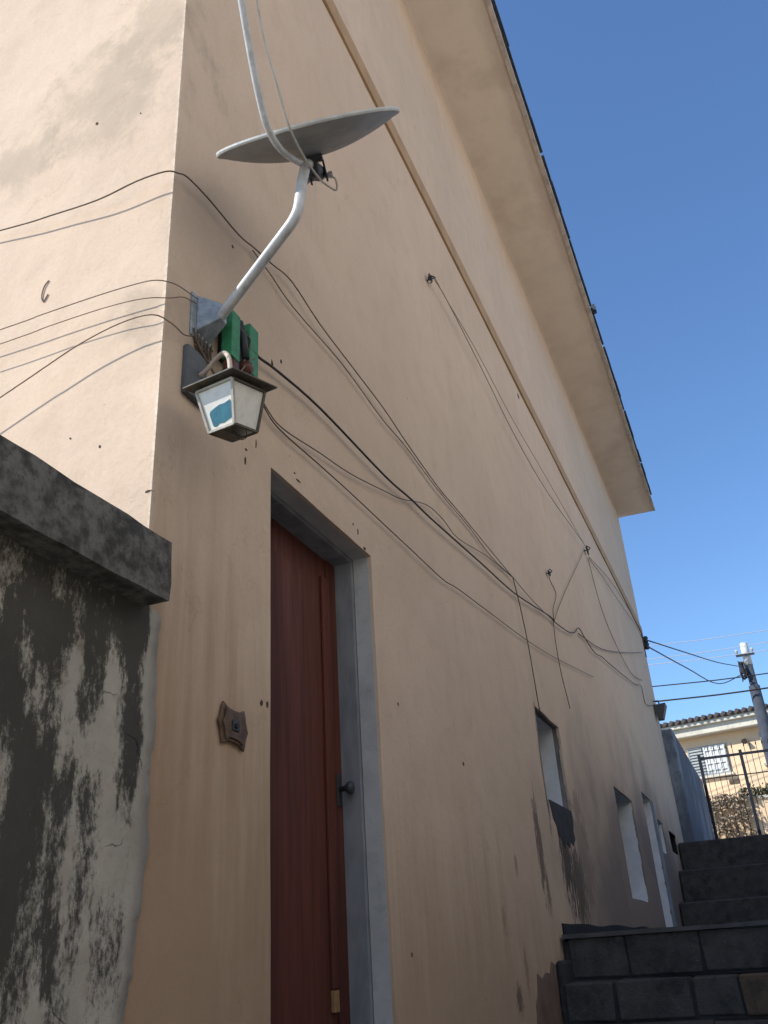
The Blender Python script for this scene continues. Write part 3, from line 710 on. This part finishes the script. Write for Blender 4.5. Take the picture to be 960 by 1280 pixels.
for s_ in (0, 1):
    for i in range(rings):
        for k in range(seg):
            f = (s_*N1+i*seg+k, s_*N1+i*seg+(k+1) % seg, s_*N1+(i+1)*seg+(k+1) % seg, s_*N1+(i+1)*seg+k)
            m.f.append(f if s_ == 0 else f[::-1]); m.sm.append(True)
m.build('reflector', 'dish', ds, recalc=False)
rim = MB(); pts = [DP((RA+.001)*math.cos(2*math.pi*k/64), (RB+.001)*math.sin(2*math.pi*k/64), 0) for k in range(65)]
sec = [(.0, -.006), (.006, -.006), (.008, 0), (.006, .006), (.0, .006), (-.003, 0)]
for k in range(64):
    t = 2*math.pi*k/64
    for r_, h in sec: rim.v.append(DP((RA+r_)*math.cos(t), (RB+r_)*math.sin(t), h))
for k in range(64):
    for j in range(6): rim.f.append((k*6+j, k*6+(j+1) % 6, ((k+1) % 64)*6+(j+1) % 6, ((k+1) % 64)*6+j)); rim.sm.append(False)
rim.build('rim', 'dishwhite', ds)
# back bracket, mast, wall bracket
bk = MB(); Mx = Matrix.Translation(DP(0, 0, 0)) @ Matrix((aa, bb, nn)).transposed().to_4x4() @ Matrix.Scale(DK, 4)
bk.box(-.03, .03, -.05, .06, -.095, -.074, Mx); bk.box(-.032, -.025, -.035, .02, -.165, -.09, Mx); bk.box(.025, .032, -.035, .02, -.165, -.09, Mx)
bk.build('back_bracket', 'steel', ds, .003)
hub = DP(0, -.01, -.145)
MB().tube([hub+aa*.042, hub-aa*.042], .008, 8).build('pivot_bolt', 'galv', ds)
for s_ in (-1, 1): MB().tube([hub+aa*.048*s_, hub+aa*.034*s_], .012, 6, True, False).build('wing_nut', 'galv', ds)
mast = [(.045, .205, 3.245), (.13, .173, 3.283), (.22, .138, 3.323), (.31, .103, 3.363), (.36, .084, 3.386), (.393, .073, 3.406), (.413, .068, 3.436), (.42, .069, 3.48), (.421, .082, 3.55), (.421, .10, 3.62), (.422, .125, 3.69), (hub.x, hub.y-.01, hub.z+.01)]
MB().tube(spline(mast, 6), .0165, 14).build('mast', 'galv', ds)
MB().tube([Vector(mast[-2]).lerp(hub, .15), hub+Vector((0, 0, .02))], .027, 12).build('mast_clamp', 'steel', ds)
wb = MB(); wb.box(.0, .008, .125, .245, 3.16, 3.33)
wb.add([(.008, .15, 3.33), (.008, .15, 3.19), (.075, .185, 3.30), (.075, .185, 3.24), (.008, .235, 3.33), (.008, .235, 3.19), (.075, .222, 3.30), (.075, .222, 3.24)],
       [(0, 1, 3, 2), (4, 6, 7, 5), (0, 2, 6, 4), (1, 5, 7, 3), (2, 3, 7, 6), (0, 4, 5, 1)])
wb.build('wall_bracket', 'bracket', ds, .004)
rm = MB()
for i in range(6): rm.tube([(.012, .135+.02*i, 3.185), (.014, .15+.016*i, 3.10+.012*abs(i-3))], .003, 5)
for i in range(3): rm.tube([(.014, .14+.006*i, 3.165-.03*i), (.014, .24-.008*i, 3.165-.026*i)], .0025, 5)
rm.add([(.004, .135, 3.19), (.004, .245, 3.19), (.004, .235, 3.13), (.004, .20, 3.095), (.004, .16, 3.12)], [(0, 1, 2, 3, 4)])
rm.build('wire_mesh', 'rust', ds, recalc=False)
arm = [DP(0, .02, -.11), DP(-.03, .12, -.105), DP(-.075, .245, -.075), DP(-.102, .315, -.038), DP(-.115, .35, .012), DP(-.118, .357, .07), DP(-.112, .35, .20), DP(-.095, .33, .40), DP(-.08, .30, .56)]
MB().tube(spline(arm, 6), .0105, 10).build('feed_arm', 'galv', ds)
ln = MB(); tip = DP(-.08, .30, .56); ln.tube([tip, tip+nn*.05-bb*.02], .03, 12); ln.tube([tip+nn*.04-bb*.02, tip+nn*.03-bb*.10], [.026, .032], 12)
ln.build('feed_horn', 'dishwhite', ds)
cx = [tip+aa*.03, DP(-.055, .33, .50), DP(-.05, .35, .40), DP(-.06, .36, .25), DP(-.055, .375, .12), DP(-.05, .37, .0), DP(-.03, .25, -.085), DP(.0, .10, -.15), DP(.015, .03, -.17), DP(.05, .0, -.20), DP(.055, -.01, -.16), DP(.02, -.0, -.15)]
MB().tube(spline(cx, 6), .0036, 6).build('coaxial_cable', 'cable_w', ds, recalc=False)

# ------------------------------------------------------------------ lantern
lt = empty('wall_lantern', (.17, .104, 2.886))
tag(lt, 'tapered square wall lantern with pale panes, tilting below the green bracket', 'lantern')
Lr = Matrix.Rotation(.194, 3, 'X') @ Matrix.Rotation(.031, 3, 'Y') @ Matrix.Rotation(-.986+math.pi/4, 3, 'Z')
lt.rotation_euler = Lr.to_euler()
# parts on the wall are given in world space, so bring them back with the inverse
Linv = (Matrix.Translation((.17, .104, 2.886)) @ Lr.to_4x4()).inverted()
def LW(mb): mb.v = [tuple(Linv @ Vector(p)) for p in mb.v]; return mb
LW(MB().box(0, .022, .098, .205, 2.925, 3.10)).build('back_plate', 'lampplate', lt, .006)
LW(MB().tube(spline([(.02, .165, 3.02), (.05, .16, 3.03), (.09, .145, 3.045), (.13, .125, 3.04), (.158, .11, 3.0), (.168, .106, 2.93)], 6), .0075, 10)).build('arm', 'creamtube', lt)
a, b, c, H = .095, .068, .047, .135
hp = MB(); hp.add([(-a, -a, 0), (a, -a, 0), (a, a, 0), (-a, a, 0), (-a, -a, .004), (a, -a, .004), (a, a, .004), (-a, a, .004), (-.02, -.02, .038), (.02, -.02, .038), (.02, .02, .038), (-.02, .02, .038)],
    [(3, 2, 1, 0), (0, 1, 5, 4), (1, 2, 6, 5), (2, 3, 7, 6), (3, 0, 4, 7), (4, 5, 9, 8), (5, 6, 10, 9), (6, 7, 11, 10), (7, 4, 8, 11), (8, 9, 10, 11)])
hp.build('hood', 'lampmetal', lt)
# corner bars and rails
cs = [(-1, -1), (1, -1), (1, 1), (-1, 1)]
for i, (sx, sy) in enumerate(cs):
    p0 = Vector((sx*b, sy*b, -.012)); p1 = Vector((sx*c, sy*c, -H))
    MB().tube([p0, p1], .0052, 4, True, False).build('corner_bar', 'lampframe' if i in (0, 1) else 'lampmetal', lt)
for i in range(4):
    s0, s1 = cs[i], cs[(i+1) % 4]; ml = 'lampframe' if i in (0,) else 'lampmetal'
    MB().tube([(s0[0]*b, s0[1]*b, -.012), (s1[0]*b, s1[1]*b, -.012)], .0048, 4, True, False).build('top_rail', ml, lt)
    MB().tube([(s0[0]*c, s0[1]*c, -H), (s1[0]*c, s1[1]*c, -H)], .0048, 4, True, False).build('bottom_rail', ml, lt)
    k0, k1 = b-.002, c-.002
    q = MB(); ins = .0018
    nrm = Vector((s0[0]+s1[0], s0[1]+s1[1], 0)).normalized()*ins
    A = [Vector((s0[0]*k0, s0[1]*k0, -.013)), Vector((s1[0]*k0, s1[1]*k0, -.013)), Vector((s1[0]*k1, s1[1]*k1, -H+.001)), Vector((s0[0]*k1, s0[1]*k1, -H+.001))]
    q.add([p for p in A]+[p-nrm for p in A], [(0, 1, 2, 3), (7, 6, 5, 4), (0, 4, 5, 1), (1, 5, 6, 2), (2, 6, 7, 3), (3, 7, 4, 0)])
    pane = q.build('pane', 'pane', lt)
    if i == 0:
        def PP(u, v): return A[0].lerp(A[1], u).lerp(A[3].lerp(A[2], u), v)+nrm*.6
        o_ = [(.17, .60), (.22, .54), (.36, .50), (.55, .46), (.72, .47), (.9, .43), (.94, .5), (.93, .7), (.95, .84), (.8, .86), (.62, .90), (.45, .88), (.3, .93), (.2, .9), (.18, .76)]
        MB().add([PP(u, v) for u, v in o_], [tuple(range(len(o_)))]).build('teal_patch', 'teal', pane, recalc=False)
MB().box(-c, 0, -c, c, -H-.0045, -H-.002).build('base_plate', 'lampmetal', lt)
MB().tube([(0, 0, 0), (0, 0, -.03), (0, 0, -.04), (0, 0, -.075), (0, 0, -.09)], [.012, .012, .02, .024, .01], 10).build('bulb', 'frame', lt)
MB().tube(spline([(c, 0, -H), (c-.01, .012, -H-.022), (c-.03, .01, -H-.024), (c-.04, .0, -H-.004)], 5), .0012, 5).build('loose_wire', 'cable', lt)
# ------------------------------------------------------------------ green bracket above the lantern
gb = empty('cable_bracket', (0, 0, 0)); tag(gb, 'green two-post cable bracket with brown insulator above the wall lantern', 'bracket')
box('post', 'green', .03, .07, .262, .312, 3.15, 3.335, gb, .003)
box('post', 'green', .0, .034, .432, .492, 3.21, 3.415, gb, .003)
box('back_plate', 'dark', .0, .022, .285, .432, 3.17, 3.375, gb, .003)
MB().tube([(.03, .37, 3.37), (.05, .36, 3.30), (.05, .38, 3.22)], .014, 8).build('clamp', 'steel', gb)
MB().tube([(.05, .29, 3.148), (.05, .29, 3.135), (.05, .29, 3.115), (.05, .29, 3.10), (.05, .29, 3.075)], [.018, .028, .026, .03, .012], 12).build('insulator', 'brown', gb)
MB().tube([(.035, .40, 3.21), (.035, .40, 3.19), (.035, .40, 3.165)], [.028, .032, .014], 12).build('insulator', 'brown', gb)
MB().tube(spline([(.06, .29, 3.08), (.075, .32, 3.075), (.06, .33, 3.12), (.045, .41, 3.23), (.05, .44, 3.26)], 5), .003, 6).build('tie_wire', 'cable_g', gb)
MB().tube(spline([(.03, .335, 3.36), (.055, .35, 3.31), (.06, .39, 3.30), (.04, .40, 3.26), (.05, .37, 3.2)], 5), .004, 6).build('tie_wire', 'cable_b', gb)

# ------------------------------------------------------------------ doorbell plate
bp = empty('doorbell', (0, 0, 0)); tag(bp, 'ornate tarnished brass doorbell plate left of the red-brown door', 'doorbell')
half = [(0, .045), (.03, .047), (.055, .058), (.062, .040), (.066, .022), (.078, 0)]
ol = [(y, z) for y, z in half]+[(y, -z) for y, z in reversed(half[:-1])]
ol = ol+[(-y, z) for y, z in reversed(ol[1:-1])]
yc, zc = .418, 2.004
def sc(k, y0=0): return [(yc+y*k, zc+z*k-.05*y*k) for y, z in ol]
MB().prism(sc(1), 'x', .002, .010).build('plate', 'brass', bp, .003)
MB().prism(sc(.78), 'x', .0102, .014).build('raised_centre', 'brass', bp, .002)
MB().box(.0142, .0175, yc-.018, yc+.018, zc-.014, zc+.014).build('button_frame', 'steel', bp, .002)
MB().tube([(.0178, yc, zc), (.0215, yc, zc)], .007, 12).build('button', 'dark', bp)

# ------------------------------------------------------------------ far corner lamp, hooks, insulators
fl = empty('corner_lamp', (0, 0, 0)); tag(fl, 'small dark box lamp on the far corner of the house', 'lamp')
m = MB(); m.add([(.03, 13.72, 4.76), (.03, 13.90, 4.76), (.12, 13.9, 4.76), (.12, 13.72, 4.76), (.0, 13.66, 4.99), (.0, 13.96, 4.99), (.2, 13.96, 5.0), (.2, 13.66, 5.0)],
    [(0, 1, 2, 3), (7, 6, 5, 4), (0, 4, 5, 1), (1, 5, 6, 2), (2, 6, 7, 3), (3, 7, 4, 0)]); m.build('shade', 'lampplate', fl)
MB().tube([(0, 13.8, 5.08), (.08, 13.8, 5.08), (.1, 13.8, 5.0)], .012, 6).build('arm', 'steel', fl)
def hook(y, z, label, s_=1., n=3):
    h = empty('cable_hook', (0, 0, 0)); tag(h, label, 'hook', 'cable hooks on the house wall')
    MB().tube(spline([(-.01, y, z), (.04*s_, y, z), (.06*s_, y+.02*s_, z+.02*s_), (.05*s_, y+.04*s_, z+.045*s_), (.03*s_, y+.03*s_, z+.06*s_)], 4), .006*s_, 6).build('eye', 'steel', h)
    for i in range(n):
        p = [(.03*s_, y+random.uniform(-.05, .07)*s_, z+random.uniform(-.04, .05)*s_) for k in range(4)]; MB().tube(spline(p, 4), .006*s_, 5).build('wire_end', 'cable', h, recalc=False)
hook(2.80, 5.53, 'wall hook holding two thin wires high on the facade, nearest to the dish', .9, 2)
hook(8.45, 5.76, 'dark wire-wrapped hook just under the ochre band, far along the wall', 1.15, 7)
hook(5.62, 4.40, 'small hook above the cable junction between the small window and the band', .8, 3)
fi = empty('corner_insulator', (0, 0, 0)); tag(fi, 'dark cable insulators on the far house corner below the ochre band', 'insulator')
for z in (6.30, 6.18):
    MB().tube([(-.01, 14.2, z), (.05, 14.22, z)], .015, 6).build('pin', 'steel', fi)
    MB().tube([(.05, 14.24, z-.06), (.05, 14.24, z-.03), (.05, 14.24, z), (.05, 14.24, z+.03), (.05, 14.24, z+.06)], [.03, .05, .035, .05, .03], 8).build('insulator', 'steel', fi)
MB().box(-.005, .012, 14.16, 14.26, 5.98, 6.42).build('strap', 'steel', fi)

# ------------------------------------------------------------------ cables on the house
FC = {
'upper': [(0.042, 3.738), (0.169, 3.759), (0.358, 3.768), (0.47, 3.8), (0.604, 3.833), (0.769, 3.876), (1.021, 3.843), (1.348, 3.837), (1.727, 3.83), (2.024, 3.798), (2.51, 3.766), (2.883, 3.779), (4.078, 3.805), (4.748, 3.831), (5.51, 3.906)],
'upper2': [(0.471, 3.792), (0.604, 3.784), (0.8, 3.763), (1.258, 3.79), (1.716, 3.763), (2.02, 3.777), (2.508, 3.757), (3.102, 3.773), (3.588, 3.76), (4.134, 3.817)],
'black': [(0.266, 3.322), (0.383, 3.308), (0.501, 3.314), (0.633, 3.342), (0.995, 3.39), (1.664, 3.416), (2.01, 3.455), (2.317, 3.479), (3.268, 3.583), (4.117, 3.675), (5.289, 3.887), (5.504, 3.898), (6.099, 3.994), (6.456, 4.094), (6.758, 4.232), (7.066, 4.218), (7.561, 4.205), (8.091, 4.3), (8.641, 4.368), (9.948, 4.549), (11.074, 4.718), (11.936, 4.893), (12.0, 4.75), (12.1, 4.66), (12.8, 4.78), (13.6, 4.98)],
'thin': [(0.569, 3.149), (0.691, 3.129), (0.983, 3.185), (1.289, 3.241), (1.652, 3.337), (1.899, 3.407), (2.276, 3.55), (2.557, 3.585), (2.821, 3.578), (3.485, 3.719), (4.131, 3.81)],
'low': [(0.547, 3.146), (0.661, 3.112), (0.98, 3.129), (1.279, 3.144), (1.624, 3.154), (2.003, 3.167), (2.448, 3.181), (2.711, 3.221), (3.315, 3.285), (4.284, 3.389), (5.337, 3.537), (7.256, 3.862)],
'drop1': [(4.131, 3.81), (4.244, 3.617), (4.33, 3.374), (4.369, 3.149), (4.40, 2.95), (4.42, 2.86)],
'drop2': [(5.478, 3.924), (5.429, 3.676), (5.474, 3.429), (5.572, 3.263), (5.612, 3.178)],
'hookA': [(5.606, 4.396), (5.635, 4.327), (5.818, 4.265), (5.548, 4.032), (5.51, 3.906)],
'hookB': [(8.293, 5.708), (7.614, 5.272), (6.529, 4.591), (5.792, 4.112), (5.51, 3.906)],
'span1': [(2.80, 5.53), (3.092, 5.557), (3.878, 5.501), (4.886, 5.402), (6.095, 5.437), (7.941, 5.688), (8.243, 5.703)],
'span2': [(2.821, 5.563), (3.092, 5.557), (3.817, 5.605), (4.783, 5.576), (5.742, 5.619), (6.929, 5.673), (8.184, 5.714)],
'fall': [(8.486, 5.659), (8.902, 5.159), (9.758, 4.919), (10.951, 4.846), (12.413, 5.098)],
'trim1': [(8.518, 5.697), (10.344, 6.064), (11.878, 6.239), (13.708, 6.36), (14.15, 6.29)],
'trim2': [(8.499, 5.674), (9.837, 5.851), (11.648, 6.037), (13.125, 6.218), (14.15, 6.19)],
'side': [(6.745, 4.17), (8.215, 4.432), (10.487, 5.02), (13.409, 5.835)]}
def fc(key, x, r, mat, label, pre=(), post=()):
    pts = list(pre)+[(x, y, z) for y, z in FC[key]]+list(post); return wire('cable', pts, r, mat, label, 'cables along the house', 4)
fc('upper', .025, .0028, 'cable_b', 'upper brown cable wrapping the sunny corner and running across the facade', pre=[(-1.6, -.02, 3.93), (-.685, -.03, 3.757), (-.471, -.035, 3.722), (-.268, -.04, 3.696), (-.11, -.045, 3.701), (-.002, -.04, 3.697), (.026, -.01, 3.705)])
fc('upper2', .018, .0026, 'cable_g', 'thin dusty cable shadowing the upper brown cable below the dish')
fc('black', .03, .0050, 'cable', 'thick black cable running from the green bracket to the far corner')
fc('thin', .02, .0025, 'cable_b', 'thin brown cable sagging from the lantern up to the junction', pre=[(.02, .44, 3.22)])
fc('low', .02, .0025, 'cable', 'lowest thin black cable slanting above the door head', pre=[(.02, .43, 3.20)])
fc('drop1', .022, .0037, 'cable', 'dark cable dropping from the junction into the first small window')
fc('drop2', .022, .0040, 'cable_b', 'brown cable end hanging loose right of the first small window')
fc('hookA', .022, .0037, 'cable_b', 'kinked short wire from the small hook down to the junction')
fc('hookB', .022, .0037, 'cable_g', 'slanting grey wire from the wrapped hook down to the junction')
fc('span1', .05, .0033, 'cable_g', 'lower of two thin wires spanning between the two high hooks')
fc('span2', .05, .0026, 'cable_g', 'upper of two thin wires spanning between the two high hooks')
fc('fall', .022, .0044, 'cable_g', 'thin wire falling from the wrapped hook to the far corner lamp')
fc('trim1', .03, .0044, 'cable_g', 'upper thin wire below the band from wrapped hook to corner insulators')
fc('trim2', .03, .0041, 'cable_g', 'lower thin wire below the band from wrapped hook to corner insulators')
fc('side', .022, .0050, 'cable_g', 'faint grey wire rising from the cable kink to the far corner')
SC = {'s3': [(-0.597, 3.268), (-0.436, 3.266), (-0.22, 3.259), (-0.072, 3.248), (0.005, 3.232)], 's4': [(-0.586, 3.207), (-0.396, 3.207), (-0.184, 3.199), (-0.038, 3.179)],
      's6': [(-0.547, 2.99), (-0.402, 3.042), (-0.26, 3.091), (-0.117, 3.116), (-0.004, 3.106)]}
def scb(key, label, end, r=.0019, mat='cable_s', far=(-1.6, 0)):
    pts = [(-1.7, -.06, SC[key][0][1]+far[1])]+[(x, -.05, z) for x, z in SC[key]]+list(end); return wire('cable', pts, r, mat, label, 'cables over the sunny end wall', 4)
scb('s3', 'topmost of the three brown cables bending round the corner to the dish bracket', [(.04, -.01, 3.235), (.03, .07, 3.27), (.02, .14, 3.30)], far=(0, .03))
scb('s4', 'middle brown cable bending round the corner to the dish bracket', [(.028, -.012, 3.185), (.03, .05, 3.235), (.02, .13, 3.275)], .0017, 'cable_s', far=(0, .02))
scb('s6', 'lowest brown cable arching round the corner to the rusty mesh', [(.035, -.01, 3.09), (.03, .06, 3.10), (.02, .12, 3.14)], .0022, far=(0, -.42))
wire('cable', [(.02, .135, 3.14), (.02, .17, 3.115), (.03, .22, 3.07), (.06, .24, 3.00), (.12, .17, 2.97)], .004, 'cable_b', 'short brown cable from the rusty mesh down to the lantern', 'cables along the house')
# cables from the far corner to the street
wire('street_drop', [(.05, 14.24, 6.30), (.6, 17.5, 6.85), (1.1, 21, 7.5), (1.7, 24.7, 8.25)], .012, 'cable', 'upper dark drop cable from the house corner to the pole', 'drop cables to the pole')
wire('street_drop', [(.05, 14.24, 6.18), (.5, 17.5, 6.55), (1.0, 21.5, 7.1), (1.65, 24.7, 8.05)], .012, 'cable', 'lower sagging drop cable from the house corner to the pole', 'drop cables to the pole')
